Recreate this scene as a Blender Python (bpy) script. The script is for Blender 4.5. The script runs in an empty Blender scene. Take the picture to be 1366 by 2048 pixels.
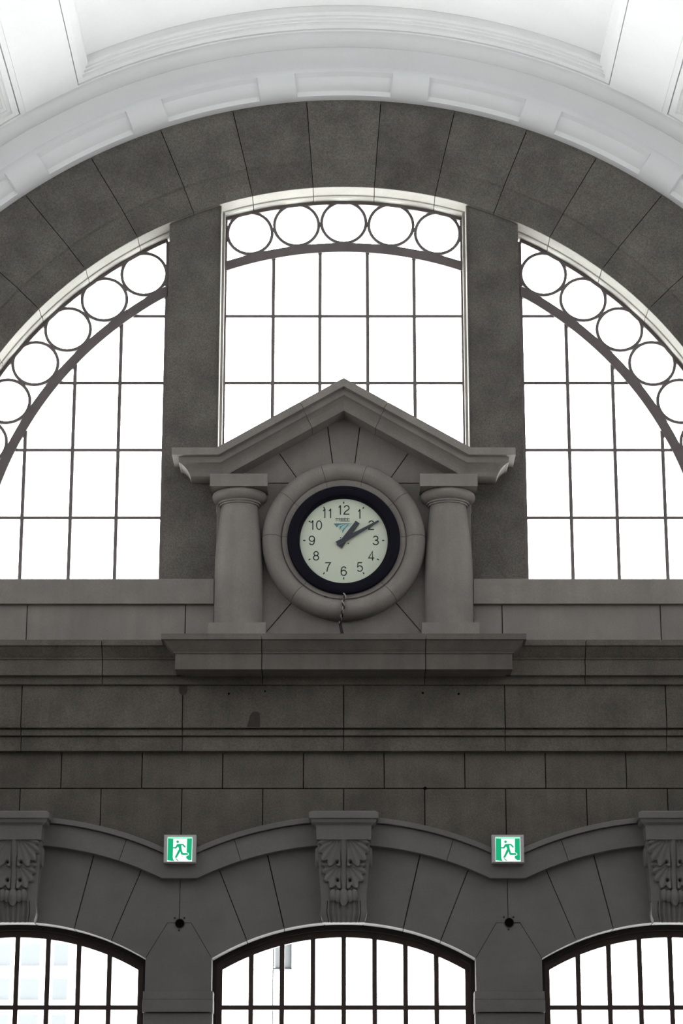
import bpy, bmesh, math, random
from mathutils import Vector, Matrix
R = math.radians
random.seed(7)
scn = bpy.context.scene
COL = scn.collection

# ------------------------------------------------------------------ camera
FLOOR_Z = -0.25
cam_d = bpy.data.cameras.new('camera'); cam = bpy.data.objects.new('camera', cam_d); COL.objects.link(cam)
cam_d.sensor_fit = 'VERTICAL'; cam_d.sensor_height = 36.0; cam_d.sensor_width = 36.0
cam_d.lens = 85.0
cam_d.shift_x = -4.5 / 2048
cam.location = (0, -25.693, 1.345)
cam.rotation_euler = (R(90 + 17.0), 0, 0)
cam_d.clip_end = 500
scn.camera = cam

SKY, SIDE_FILL, UP_FILL = 13.5, 370.0, 40.0      # light levels
# ------------------------------------------------------------------ world: an even overcast sky
w = bpy.data.worlds.new('overcast'); scn.world = w; w.use_nodes = True
bg = w.node_tree.nodes['Background']
bg.inputs[0].default_value = (1.0, 0.995, 0.985, 1); bg.inputs[1].default_value = SKY

# ------------------------------------------------------------------ portals: mark the window openings so that the sky is sampled through them
def portal(x0, x1, z0, z1, y):
    d = bpy.data.lights.new('window_portal', 'AREA'); d.shape = 'RECTANGLE'; d.size = x1 - x0; d.size_y = z1 - z0; d.cycles.is_portal = True
    o = bpy.data.objects.new('window_portal', d); COL.objects.link(o); o.location = ((x0+x1)/2, y, (z0+z1)/2)
    o.rotation_euler = (R(-90), 0, 0)          # local -Z looks along -Y, into the hall
for a in ((-1.42, 1.42, 9.3, 13.2, .55), (-4.75, -2.0, 8.4, 12.75, .55), (2.0, 4.75, 8.4, 12.75, .55),
          (-1.4, 1.4, 2.75, 4.7, .48), (-4.874, -2.074, 2.75, 4.7, .48), (2.074, 4.874, 2.75, 4.7, .48)):
    portal(*a)

# ------------------------------------------------------------------ added unseen fill lights along both flanks: one level, one shining up
def strip_light(name, sx, x, z, aim, wide, y0, y1, energy, col):
    d = bpy.data.lights.new(name, 'AREA'); d.shape = 'RECTANGLE'; d.size = wide; d.size_y = y1 - y0
    d.energy = energy; d.color = col
    o = bpy.data.objects.new(name, d); COL.objects.link(o); o.location = (sx*x, (y0 + y1)/2, z)
    v = Vector((-sx*aim[0], 0.0, aim[1])).normalized()      # shines along local -Z
    zx = -v; yx = Vector((0, 1, 0)); xx = yx.cross(zx)
    o.rotation_euler = Matrix((xx, yx, zx)).transposed().to_euler()
for sx in (-1, 1):
    strip_light('side_fill_light', sx, 6.35, 9.35, (1.0, 0.0), 1.5, -31.0, -2.2, SIDE_FILL, (0.97, 0.985, 1.0))
    strip_light('side_fill_uplight', sx, 6.25, 7.75, (0.75, 1.0), 0.45, -31.0, -2.0, UP_FILL, (1.0, 0.985, 0.96))

scn.view_settings.view_transform = 'Standard'; scn.view_settings.look = 'None'
scn.view_settings.exposure = 0.1; scn.view_settings.gamma = 1.0
scn.view_settings.use_curve_mapping = False
scn.cycles.max_bounces = 8; scn.cycles.diffuse_bounces = 5; scn.cycles.transparent_max_bounces = 16
scn.cycles.use_denoising = True

# ------------------------------------------------------------------ materials
def nd(nt, t, **kw):
    n = nt.nodes.new(t)
    for k, v in kw.items(): setattr(n, k, v)
    return n
def base_mat(name, col, rough=0.8, spec=0.3, metal=0.0):
    m = bpy.data.materials.new(name); m.use_nodes = True
    b = m.node_tree.nodes['Principled BSDF']
    b.inputs['Base Color'].default_value = (*col, 1); b.inputs['Roughness'].default_value = rough
    b.inputs['Specular IOR Level'].default_value = spec; b.inputs['Metallic'].default_value = metal
    return m, m.node_tree, b
def stone(name, col, fine=0.22, mottle=0.25, vary=0.12, rough=0.85, bump=0.12, scale=1.0, streak=0.0):
    m, nt, b = base_mat(name, col, rough, 0.15)
    L = nt.links.new
    tc = nd(nt, 'ShaderNodeTexCoord'); oi = nd(nt, 'ShaderNodeObjectInfo')
    n1 = nd(nt, 'ShaderNodeTexNoise'); n1.inputs['Scale'].default_value = 55 * scale; n1.inputs['Detail'].default_value = 5; n1.inputs['Roughness'].default_value = 0.7
    n2 = nd(nt, 'ShaderNodeTexNoise'); n2.inputs['Scale'].default_value = 2.2 * scale; n2.inputs['Detail'].default_value = 6; n2.inputs['Roughness'].default_value = 0.6
    L(tc.outputs['Object'], n1.inputs['Vector']); L(tc.outputs['Object'], n2.inputs['Vector'])
    def mr(src, lo, hi, a=0.3, c=0.7):
        k = nd(nt, 'ShaderNodeMapRange'); k.inputs['From Min'].default_value = a; k.inputs['From Max'].default_value = c
        k.inputs['To Min'].default_value = lo; k.inputs['To Max'].default_value = hi; L(src, k.inputs['Value']); return k.outputs[0]
    def mul(a, c):
        k = nd(nt, 'ShaderNodeMath', operation='MULTIPLY'); L(a, k.inputs[0]); L(c, k.inputs[1]); return k.outputs[0]
    f = mul(mr(n1.outputs['Fac'], 1 - fine, 1 + fine), mr(n2.outputs['Fac'], 1 - mottle, 1 + mottle))
    f = mul(f, mr(oi.outputs['Random'], 1 - vary, 1 + vary, 0, 1))
    if streak:
        mp = nd(nt, 'ShaderNodeMapping'); mp.inputs['Scale'].default_value = (9, 9, 0.8)
        L(tc.outputs['Object'], mp.inputs['Vector'])
        n3 = nd(nt, 'ShaderNodeTexNoise'); n3.inputs['Scale'].default_value = 1.0; n3.inputs['Detail'].default_value = 4
        L(mp.outputs[0], n3.inputs['Vector']); f = mul(f, mr(n3.outputs['Fac'], 1 - streak, 1 + streak * 0.5, 0.35, 0.65))
    mx = nd(nt, 'ShaderNodeMix', data_type='RGBA', blend_type='MULTIPLY'); mx.inputs['Factor'].default_value = 1
    mx.inputs['A'].default_value = (*col, 1); L(f, mx.inputs['B'])
    L(mx.outputs['Result'], b.inputs['Base Color'])
    bp = nd(nt, 'ShaderNodeBump'); bp.inputs['Strength'].default_value = bump; bp.inputs['Distance'].default_value = 0.01
    L(n1.outputs['Fac'], bp.inputs['Height']); L(bp.outputs[0], b.inputs['Normal'])
    return m
def plain(name, col, rough=0.6, spec=0.3, metal=0.0, amt=0.08, scale=20):
    m, nt, b = base_mat(name, col, rough, spec, metal)
    L = nt.links.new
    tc = nd(nt, 'ShaderNodeTexCoord'); n = nd(nt, 'ShaderNodeTexNoise'); n.inputs['Scale'].default_value = scale; n.inputs['Detail'].default_value = 3
    L(tc.outputs['Object'], n.inputs['Vector'])
    k = nd(nt, 'ShaderNodeMapRange'); k.inputs['To Min'].default_value = 1 - amt; k.inputs['To Max'].default_value = 1 + amt; L(n.outputs['Fac'], k.inputs['Value'])
    mx = nd(nt, 'ShaderNodeMix', data_type='RGBA', blend_type='MULTIPLY'); mx.inputs['Factor'].default_value = 1; mx.inputs['A'].default_value = (*col, 1)
    L(k.outputs[0], mx.inputs['B']); L(mx.outputs['Result'], b.inputs['Base Color'])
    return m
def emit(name, col, s):
    m = bpy.data.materials.new(name); m.use_nodes = True; nt = m.node_tree; nt.nodes.clear()
    e = nd(nt, 'ShaderNodeEmission'); e.inputs[0].default_value = (*col, 1); e.inputs[1].default_value = s
    o = nd(nt, 'ShaderNodeOutputMaterial'); nt.links.new(e.outputs[0], o.inputs[0]); return m
def glass(name):
    m = bpy.data.materials.new(name); m.use_nodes = True; nt = m.node_tree; nt.nodes.clear()
    t = nd(nt, 'ShaderNodeBsdfTransparent'); t.inputs[0].default_value = (0.97, 0.985, 0.985, 1)
    g = nd(nt, 'ShaderNodeBsdfGlossy'); g.inputs['Roughness'].default_value = 0.02
    mx = nd(nt, 'ShaderNodeMixShader'); mx.inputs[0].default_value = 0.04
    o = nd(nt, 'ShaderNodeOutputMaterial'); L = nt.links.new
    L(t.outputs[0], mx.inputs[1]); L(g.outputs[0], mx.inputs[2]); L(mx.outputs[0], o.inputs[0]); return m

M = dict(
    ashlar=stone('weathered_granite', (0.106, 0.097, 0.084), fine=0.30, mottle=0.22, vary=0.10, bump=0.25, streak=0.07),
    vous=stone('arch_granite', (0.110, 0.102, 0.091), fine=0.38, mottle=0.24, vary=0.09, bump=0.3),
    fine=stone('dressed_stone', (0.215, 0.199, 0.184), fine=0.10, mottle=0.12, vary=0.04, bump=0.06, streak=0.05),
    lower=stone('grey_plastered_stone', (0.155, 0.150, 0.144), fine=0.07, mottle=0.10, vary=0.03, bump=0.04),
    core=stone('mortar', (0.03, 0.028, 0.026), fine=0.1, mottle=0.1, vary=0.0),
    plaster=stone('white_plaster', (0.835, 0.84, 0.845), fine=0.015, mottle=0.03, vary=0.0, bump=0.02, rough=0.6, scale=0.5),
    rib=stone('cool_shaded_plaster', (0.72, 0.73, 0.74), fine=0.015, mottle=0.03, vary=0.0, bump=0.02, rough=0.6, scale=0.5),  # cool rib paint, greyed further for shade on band and roll
    lit_reveal=stone('window_lit_stone', (0.27, 0.257, 0.236), fine=0.08, mottle=0.10, vary=0.03, bump=0.05),  # arch stone made paler to stand in for window light on reveals
    hall=stone('hall_wall_stone', (0.38, 0.36, 0.33), fine=0.1, mottle=0.1, vary=0.0),
    floor=stone('stone_floor', (0.33, 0.31, 0.29), fine=0.1, mottle=0.15, vary=0.0, rough=0.4),
    iron=plain('painted_iron', (0.115, 0.098, 0.098), 0.5, 0.3, 0.0, 0.25, 9),
    wood=plain('dark_brown_frame', (0.038, 0.024, 0.021), 0.45, 0.3, 0.0, 0.3, 12),
    wood_dark=plain('blackened_frame', (0.016, 0.010, 0.010), 0.5, 0.2, 0.0, 0.3, 12),
    glass=glass('window_glass'),
    navy=plain('navy_bezel', (0.0035, 0.0035, 0.009), 0.55, 0.10),
    dial=plain('pale_green_dial', (0.56, 0.615, 0.51), 0.5, 0.3, 0, 0.03, 6),
    ink=plain('black_ink', (0.02, 0.022, 0.024), 0.6),
    hand=plain('slate_hand', (0.045, 0.05, 0.062), 0.5),
    teal=plain('teal_print', (0.08, 0.20, 0.22), 0.6), aqua=plain('pale_aqua_print', (0.36, 0.50, 0.50), 0.6),
    sign_box=plain('grey_sign_case', (0.42, 0.42, 0.43), 0.4, 0.4),
    sign_white=emit('lit_white_panel', (0.93, 1.0, 0.96), 1.05),
    sign_mint=emit('lit_mint', (0.35, 0.95, 0.62), 0.95),
    sign_green=emit('lit_green', (0.012, 0.42, 0.19), 1.0),
    black=plain('black_void', (0.004, 0.004, 0.004), 0.9, 0.0),
    rust=plain('dark_bolt', (0.02, 0.018, 0.016), 0.7),
    cable=plain('black_cable', (0.012, 0.011, 0.010), 0.5), tape=plain('grey_tape', (0.30, 0.29, 0.27), 0.6),
    stain=plain('damp_stain', (0.050, 0.045, 0.040), 0.85, 0.1, 0, 0.3, 25),
    facade=plain('pale_facade', (0.80, 0.80, 0.80), 0.8), facade_glass=plain('blue_window', (0.062, 0.068, 0.073), 0.4),
    outsign=plain('white_sign', (0.105, 0.110, 0.115), 0.5), outedge=plain('grey_sign_edge', (0.030, 0.034, 0.039), 0.5),
    ground=plain('forecourt_paving', (0.62, 0.60, 0.57), 0.8),
)

# ------------------------------------------------------------------ helpers
class MB:
    """collects verts and faces of one mesh"""
    def __init__(s): s.v = []; s.f = []
    def add(s, vs, fs):
        o = len(s.v); s.v += [tuple(p) for p in vs]; s.f += [tuple(i + o for i in f) for f in fs]; return s
    def box(s, x0, x1, y0, y1, z0, z1):
        return s.add([(x0,y0,z0),(x1,y0,z0),(x1,y1,z0),(x0,y1,z0),(x0,y0,z1),(x1,y0,z1),(x1,y1,z1),(x0,y1,z1)],
                     [(0,3,2,1),(4,5,6,7),(0,1,5,4),(1,2,6,5),(2,3,7,6),(3,0,4,7)])
    def prism(s, poly, y0, y1):
        n = len(poly)
        vs = [(x, y0, z) for x, z in poly] + [(x, y1, z) for x, z in poly]
        return s.add(vs, [tuple(range(n)), tuple(range(2*n-1, n-1, -1))] + [(i, i+n, (i+1)%n+n, (i+1)%n) for i in range(n)])
    def loft(s, rings, closed=True, caps=True, cyclic=False):
        n = len(rings[0]); vs = [p for r in rings for p in r]; fs = []; m = len(rings)
        for j in range(m if cyclic else m - 1):
            k = (j + 1) % m
            for i in range(n if closed else n - 1):
                a = (i + 1) % n
                fs.append((j*n + i, j*n + a, k*n + a, k*n + i))
        if caps and not cyclic and closed:
            fs.append(tuple(range(n))); fs.append(tuple(range((m-1)*n, m*n))[::-1])
        return s.add(vs, fs)
    def build(s, name, mat, parent=None, smooth=False, loc=None, angle=35):
        me = bpy.data.meshes.new(name); me.from_pydata(s.v, [], s.f)
        bm = bmesh.new(); bm.from_mesh(me)
        bmesh.ops.recalc_face_normals(bm, faces=bm.faces)
        if smooth:
            for f in bm.faces: f.smooth = True
            for e in bm.edges:
                if len(e.link_faces) == 2 and e.calc_face_angle(0) > R(angle): e.smooth = False
        bm.to_mesh(me); bm.free(); me.materials.append(M[mat])
        o = bpy.data.objects.new(name, me); COL.objects.link(o)
        if parent: o.parent = parent
        if loc: o.location = loc
        return o
def tag(o, label=None, cat=None, group=None, kind=None):
    for k, v in (('label', label), ('category', cat), ('group', group), ('kind', kind)):
        if v: o[k] = v
    return o
def empty(name, loc=(0, 0, 0)):
    o = bpy.data.objects.new(name, None); o.location = loc; o.empty_display_size = 0.2; COL.objects.link(o); return o
def struct(name, label, cat, loc=(0, 0, 0)):
    return tag(empty(name, loc), label, cat, None, 'structure')
def copy_tree(o, parent=None):
    c = o.copy(); COL.objects.link(c)
    if parent: c.parent = parent
    for ch in list(o.children): copy_tree(ch, c)
    return c
def arc(cx, cz, r, a0, a1, n):
    """points on a circle, angle measured from straight up, positive to +x"""
    return [(cx + r*math.sin(R(a0 + (a1-a0)*i/n)), cz + r*math.cos(R(a0 + (a1-a0)*i/n))) for i in range(n+1)]
def ring_poly(cx, cz, r0, r1, a0, a1, n=8):
    return arc(cx, cz, r0, a0, a1, n) + arc(cx, cz, r1, a0, a1, n)[::-1]
def inset(poly, d):
    n = len(poly); A = sum(poly[i][0]*poly[(i+1)%n][1] - poly[(i+1)%n][0]*poly[i][1] for i in range(n))
    sg = 1 if A > 0 else -1; out = []
    for i in range(n):
        p0, p1, p2 = (Vector(poly[i-1]), Vector(poly[i]), Vector(poly[(i+1)%n]))
        e1 = (p1-p0).normalized(); e2 = (p2-p1).normalized()
        n1 = Vector((-e1.y, e1.x))*sg; n2 = Vector((-e2.y, e2.x))*sg
        b = n1 + n2; k = max(0.3, b.length_squared/2)
        q = p1 + b*(d/k); out.append((q.x, q.y))
    return out
GAP = 0.0045
def block(name, poly, y0, y1, mat, parent, gap=GAP, cham=0.004):
    """one stone: joints all round, a slight arris on the front edge"""
    p = inset(poly, gap); q = inset(poly, gap + cham)
    n = len(p); b = MB()
    rings = [[(x, y0, z) for x, z in q], [(x, y0 + cham, z) for x, z in p], [(x, y1, z) for x, z in p]]
    b.loft(rings)
    return b.build(name, mat, parent)
def rect(x0, x1, z0, z1): return [(x0, z0), (x1, z0), (x1, z1), (x0, z1)]
def clip_poly(subject, clipper):
    n = len(clipper); A = sum(clipper[i][0]*clipper[(i+1)%n][1] - clipper[(i+1)%n][0]*clipper[i][1] for i in range(n))
    if A < 0: clipper = clipper[::-1]
    out = subject
    for i in range(n):
        a, c = clipper[i], clipper[(i+1) % n]; res = []
        side = lambda p: (c[0]-a[0])*(p[1]-a[1]) - (c[1]-a[1])*(p[0]-a[0])
        for j in range(len(out)):
            p, q = out[j-1], out[j]; sp, sq = side(p), side(q)
            if (sp >= 0) != (sq >= 0):
                t = sp/(sp-sq); res.append((p[0]+(q[0]-p[0])*t, p[1]+(q[1]-p[1])*t))
            if sq >= 0: res.append(q)
        out = res
        if len(out) < 3: return []
    cl = [out[0]]
    for p in out[1:]:
        if math.hypot(p[0]-cl[-1][0], p[1]-cl[-1][1]) > 1e-4: cl.append(p)
    return cl if len(cl) >= 3 else []
def revolve(prof, cx, cz, a0, a1, n, closed=True, caps=True):
    """profile of (r, y) swept about the y axis through (cx, cz)"""
    b = MB(); full = abs(a1 - a0) >= 359.9
    rings = []
    for i in range(n if full else n + 1):
        a = R(a0 + (a1-a0)*i/n); s, c = math.sin(a), math.cos(a)
        rings.append([(cx + r*s, y, cz + r*c) for r, y in prof])
    return b.loft(rings, closed, caps, full)
def lathe(prof, n=48):
    """profile of (r, z) about the z axis"""
    b = MB(); rings = [[(r*math.cos(2*math.pi*i/n), r*math.sin(2*math.pi*i/n), z) for i in range(n)] for r, z in prof]
    return b.loft(rings, True, True)
def tube(b, pts, r, n=8):
    pts = [Vector(p) for p in pts]; rings = []
    for i, p in enumerate(pts):
        t = (pts[min(i+1, len(pts)-1)] - pts[max(i-1, 0)]).normalized()
        u = t.cross(Vector((0, 1, 0.123))).normalized(); v = t.cross(u)
        rings.append([p + (u*math.cos(2*math.pi*k/n) + v*math.sin(2*math.pi*k/n))*r for k in range(n)])
    return b.loft(rings)
def cyl_y(b, cx, cz, r, y0, y1, n=24):
    return b.prism([(cx + r*math.sin(2*math.pi*i/n), cz + r*math.cos(2*math.pi*i/n)) for i in range(n)], y0, y1)

# ------------------------------------------------------------------ dimensions
BAY = 3.474; HB = BAY/2                 # arcade bay
ZL, RL = 8.42, 4.733                    # lunette centre height, intrados radius
YW = 0.42                               # plane of the lunette glazing
ZV, RV = 8.0, 6.86                      # vault axis height, vault radius
HX = 6.86                               # half width of the hall
HALL_Y = -34.0

# ================================================================== the hall
fl = MB().box(-HX-.4, HX+.4, HALL_Y-.4, 0.5, FLOOR_Z-.3, FLOOR_Z).build('floor', 'floor')
tag(fl, 'grey stone floor of the station hall below the picture', 'floor', None, 'structure')
for nm, x0, x1 in (('wall_left', -HX-.4, -HX), ('wall_right', HX, HX+.4)):
    o = MB().box(x0, x1, HALL_Y-.4, 0.0, FLOOR_Z, ZV).build(nm, 'hall')
    tag(o, 'long side wall of the hall on the ' + nm[5:] + ' outside the picture', 'wall', None, 'structure')
o = MB().box(-HX-.4, HX+.4, HALL_Y-.4, HALL_Y, FLOOR_Z, ZV+RV+.4).build('wall_back', 'hall')
tag(o, 'far end wall of the hall behind the viewer', 'wall', None, 'structure')
for i, sx in enumerate((-1, 1)):
    xa, xb = sorted((sx*5.95, sx*HX))
    o = MB().box(xa, xb, HALL_Y, -0.75, 7.45, 7.62).build('trim_%d' % (8+i), 'hall')
    tag(o, 'unseen stone ledge added on the %s side wall under the fill lights' % ('left', 'right')[i], 'ledge', None, 'structure')

# ------------------------------------------------------------------ ceiling: white barrel vault with mouldings and coffers
ceil = struct('ceiling', 'white plastered barrel vault with moulded rib and sunken coffers above the arch', 'ceiling')
# roll moulding against the stone arch: straps and sunken panels alternate
def roll_prof(d):
    pts = []
    for i in range(13):
        a = R(135*i/12)
        pts.append((6.44 - (.22-d)*math.cos(a), -.07 - (.20-d)*math.sin(a)))
    return [(6.66, 0.04), (6.22+d, 0.04)] + pts + [(6.66, -.10)]
P_STRAP = 14.0
def roll_piece(kind, a0, a1):
    if kind == 'strap':
        revolve(roll_prof(0.0), 0, ZV, a0, a1, 4).build('roll_strap', 'rib', ceil, True)
    else:
        b = MB(); n = 14; e = 0.25
        # edge fillets around the sunken panel
        revol = []
        pr0, pr1 = roll_prof(0.0), roll_prof(0.042)
        m = len(pr0)
        prof_p = []
        for i in range(m):
            prof_p.append(pr1[i] if 5 <= i <= 10 else pr0[i])
        # steep step between rim and panel
        seq = [(a0, pr0), (a0 + e, pr0), (a0 + e + 0.12, prof_p)]
        for i in range(1, n): seq.append((a0 + e + .12 + (a1-a0-2*e-.24)*i/n, prof_p))
        seq += [(a1 - e - 0.12, prof_p), (a1 - e, pr0), (a1, pr0)]
        rings = []
        for a, pr in seq:
            s, c = math.sin(R(a)), math.cos(R(a)); rings.append([(r*s, y, ZV + r*c) for r, y in pr])
        b.loft(rings); b.build('roll_panel', 'rib', ceil, True, None, 28)
k = 0
for i in range(-7, 7):
    c = P_STRAP*(i + 0.5)
    roll_piece('strap', c - 1.65, c + 1.65)
    if i < 6: roll_piece('panel', c + 1.65, c + P_STRAP - 1.65)
# plain frieze band and the convex roll above it
revolve([(6.50, 0.04), (6.50, -0.16), (6.56, -0.225), (6.64, -0.285), (6.70, -0.325), (6.748, -0.355), (6.757, -.352), (6.765, -.34), (6.80, -0.255), (6.80, 0.04)], 0, ZV, -92, 92, 96).build('frieze_band', 'rib', ceil, True)
pr = [(7.0, -0.20), (6.757, -0.20), (6.752, -0.345)]
for i in range(11):
    a = R(90*i/10); pr.append((6.752 + 0.103*(1-math.cos(a)), -0.365 - 0.175*math.sin(a)))
pr += [(6.862, -0.548), (7.0, -0.56)]
revolve(pr, 0, ZV, -92, 92, 96).build('cove_roll', 'rib', ceil, True)  # greyer plaster puts the roll's shading into its colour
# vault skin with coffers: first row of coffers is in view
CO_Y0, CO_Y1 = -0.575, -4.6
CA = 26.4; CP = 59.0
def vault_patch(name, a0, a1, y0, y1, n, r=RV, t=0.12):
    return revolve([(r, y0), (r, y1), (r+t, y1), (r+t, y0)], 0, ZV, a0, a1, n).build(name, 'plaster', ceil, True)
vault_patch('vault_border', -92, 92, -0.545, CO_Y0, 96)
vault_patch('vault_skin', -92, 92, CO_Y1, HALL_Y, 96)
edges = []
for c in (-CP, 0, CP): edges.append((c - CA, c + CA))
prev = -92
for a0, a1 in edges + [(92, None)]:
    if a0 - prev > 0.5:
        vault_patch('vault_rib', prev, a0, CO_Y0, CO_Y1, 8)
        if -60 < prev and a0 < 60:       # shallow raised fillet along the rib
            vault_patch('rib_fillet', prev + 0.55, a0 - 0.55, CO_Y0 - .0, CO_Y1, 8, RV - 0.012, 0.012)
    prev = a1
CO_PROF = [(-0.02, 0.06), (.012, .06), (.0125, .010), (.080, .020), (.083, .056), (.116, .058), (.119, .082), (.150, .084), (.153, .106), (.178, .110), (.194, .126), (.205, .155), (.210, .200)]
def coffer(c):
    b = MB(); n = 96
    rings = []
    for off, up in CO_PROF:
        r = RV + up; da = math.degrees(off / RV); ring = []
        aL, aR, yF, yB = c - CA + da, c + CA - da, CO_Y0 - off, CO_Y1 + off
        path = [(aL + (aR-aL)*i/n, yF) for i in range(n+1)] + [(aR + (aL-aR)*i/n, yB) for i in range(n+1)]
        rings.append([(r*math.sin(R(a)), y, ZV + r*math.cos(R(a))) for a, y in path])
    b.loft(rings, True, False)
    fr = b.build('coffer_moulding', 'plaster', ceil)
    off, up = CO_PROF[-1]; da = math.degrees(off/RV)
    r = RV + up
    revolve([(r-.002, CO_Y0-off+.02), (r-.002, CO_Y1+off-.02), (r+.08, CO_Y1+off-.02), (r+.08, CO_Y0-off+.02)], 0, ZV, c-CA+da-.1, c+CA-da+.1, n).build('coffer_panel', 'plaster', ceil, True)
for c in (-CP, 0, CP): coffer(c)

# ================================================================== front wall
wall = struct('wall_front', 'grey granite end wall with a great arch over three lunette windows', 'wall')
CORE0 = 0.05
# --- big arch: 21 voussoirs with a splayed inner margin
def outer_r(a):
    # distance from (0, ZL) to the circle (0, ZV) r 6.30 at angle a from up
    s, c = math.sin(R(a)), math.cos(R(a)); d = ZL - ZV
    return -d*c + math.sqrt((d*c)**2 - d*d + 6.30**2)
VA = 8.6
for kk in range(-10, 11):
    a0, a1 = kk*VA - VA/2, kk*VA + VA/2
    ga = math.degrees(GAP/5.2)
    rings = []
    for i in range(7):
        a = a0 + ga + (a1-a0-2*ga)*i/6; ro = outer_r(a)
        prof = [(ro, -0.06), (5.050, -0.06), (5.030, -0.038), (RL + 0.004, 0.022), (RL, 0.027), (RL, 0.030), (RL+.06, 0.030), (RL+.06, 0.5), (ro, 0.5)]
        s, c = math.sin(R(a)), math.cos(R(a)); rings.append([(r*s, y, ZL + r*c) for r, y in prof])
    vo = MB().loft(rings).build('voussoir', 'vous', wall, True, None, 15)
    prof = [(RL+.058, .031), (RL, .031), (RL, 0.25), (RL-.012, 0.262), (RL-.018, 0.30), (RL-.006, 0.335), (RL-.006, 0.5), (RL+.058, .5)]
    MB().loft([[(r*math.sin(R(a)), y, ZL + r*math.cos(R(a))) for r, y in prof] for a in [a0 + ga + (a1-a0-2*ga)*i/6 for i in range(7)]]).build('soffit_bright_face', 'lit_reveal', vo, True, None, 25)  # soffit face in paler colour, imitating the glow from the window
rings = []
for i in range(97):
    a = -95 + 190*i/96; ro = outer_r(a) + .3; s, c = math.sin(R(a)), math.cos(R(a))
    rings.append([(r*s, y, ZL + r*c) for r, y in ((5.2, CORE0), (RL+.045, CORE0+.03), (RL+.045, .52), (ro, .52), (ro, CORE0))])
MB().loft(rings).build('arch_core', 'core', wall)
# --- piers between the lunettes
for sx in (-1, 1):
    xs = [1.42 + (2.012-1.42)*i/6 for i in range(7)]
    top = [(sx*x, ZL + math.sqrt((RL-.004)**2 - x*x)) for x in xs]
    poly = [(sx*1.42, 8.40)] + top + [(sx*2.012, 8.40)]
    b = MB(); b.prism(poly, 0.07, 0.52)
    b.build('pier', 'vous', wall)
    xi = 1.384
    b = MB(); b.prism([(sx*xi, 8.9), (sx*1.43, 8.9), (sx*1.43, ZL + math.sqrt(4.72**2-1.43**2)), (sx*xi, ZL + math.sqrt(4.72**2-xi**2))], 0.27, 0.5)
    b.build('jamb_stop', 'lit_reveal', wall)
    MB().box(*sorted((sx*1.412, sx*1.421)), .046, .27, 9.2, ZL + math.sqrt(RL**2 - 1.43**2) - .01).build('jamb_bright_face', 'lit_reveal', wall)  # thin pale sheet on the jamb, window light put into its colour
# --- dado below the lunette sills
xd = [1.42, HB, HB*2, HB*3, HX]
for sx in (-1, 1):
    for i in range(len(xd)-1):
        xa, xb = sorted((sx*xd[i], sx*xd[i+1]))
        block('dado_block', rect(xa, xb, 7.30, 8.15), 0.0, 0.3, 'fine', wall)
    xa, xb = sorted((sx*1.42, sx*HX))
    MB().box(xa, xb, CORE0, 0.5, 7.3, 8.3).build('dado_core', 'core', wall)
# --- two ashlar courses
H8 = HB/2
for i in range(-8, 8):
    block('ashlar_block', rect(H8*(i+.5), H8*(i+1.5), 6.096, 6.52), 0.0, 0.3, 'ashlar', wall)
ZA = 1.944
def hood_z(x, r=3.68):
    x = abs((x + HB) % BAY - HB); return ZA + math.sqrt(r*r - x*x)
for i in range(-8, 8):
    xa, xb = H8*i, H8*(i+1); xm = (xa+xb)/2
    poly = [(xa, hood_z(xa)), (xm, hood_z(xm)), (xb, hood_z(xb)), (xb, 6.096), (xa, 6.096)]
    block('ashlar_block', poly, 0.0, 0.3, 'ashlar', wall)
MB().box(-HX, HX, CORE0, 0.5, 5.75, 7.35).build('wall_core', 'core', wall)
# --- arcade: voussoirs, spandrel piers
RA = 2.724; JX = 1.388; ZS = ZA + math.sqrt(RA*RA - JX*JX)
def at(cx, r, a): return (cx + r*math.sin(R(a)), ZA + r*math.cos(R(a)))
RH = 3.62
for bay in (-1, 0, 1):
    cx = bay*BAY
    block('arch_keystone', ring_poly(cx, ZA, RA, RH, -4.3, 4.3, 4), 0.0, 0.45, 'lower', wall)
    for s in (-1, 1):
        for a0, a1 in ((4.3, 13.3), (13.3, 22.0)):
            block('arch_voussoir', ring_poly(cx, ZA, RA, RH, s*a0, s*a1, 4), 0.0, 0.45, 'lower', wall)
        aj = math.degrees(math.asin(JX/RA))
        poly = arc(cx, ZA, RA, s*22.0, s*aj, 4) + [(cx + s*(HB - .125), 4.66), (cx + s*HB, 4.66), (cx + s*HB, 5.28)] + [at(cx, RH, s*26.5)] + [at(cx, RH, s*22.0)]
        block('spandrel_block', poly, 0.0, 0.45, 'lower', wall, 0.003, 0.002)
    core = arc(cx, ZA, RA+.03, -aj, aj, 16) + [(cx+HB, ZS+.0), (cx+HB, 5.8), (cx-HB, 5.8), (cx-HB, ZS)]
    MB().prism(core, CORE0, 0.44).build('arcade_core', 'core', wall)
for px in (-1.5, -.5, .5, 1.5):
    x = px*BAY
    MB().box(x-.32, x+.32, CORE0, .44, FLOOR_Z, ZS+.1).build('arcade_core', 'core', wall)
    block('pier_head', [(x-.349, 3.949), (x+.349, 3.949), (x+.349, ZS), (x+.125, 4.66), (x-.125, 4.66), (x-.349, ZS)], 0.0, 0.45, 'lower', wall, 0.0012, 0.002)
    block('pier_shaft', rect(x-.366, x+.366, FLOOR_Z, 3.733), 0.012, 0.46, 'lower', wall)
for s in (-1, 1):
    xa, xb = sorted((s*(1.5*BAY+.33), s*HX)); MB().box(xa, xb, 0.0, .5, FLOOR_Z, 5.8).build('wall_end', 'lower', wall)
for bay in (-1, 0, 1):
    MB().box(bay*BAY-JX, bay*BAY+JX, 0.0, .46, FLOOR_Z, 2.78).build('window_apron', 'lower', wall)

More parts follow.
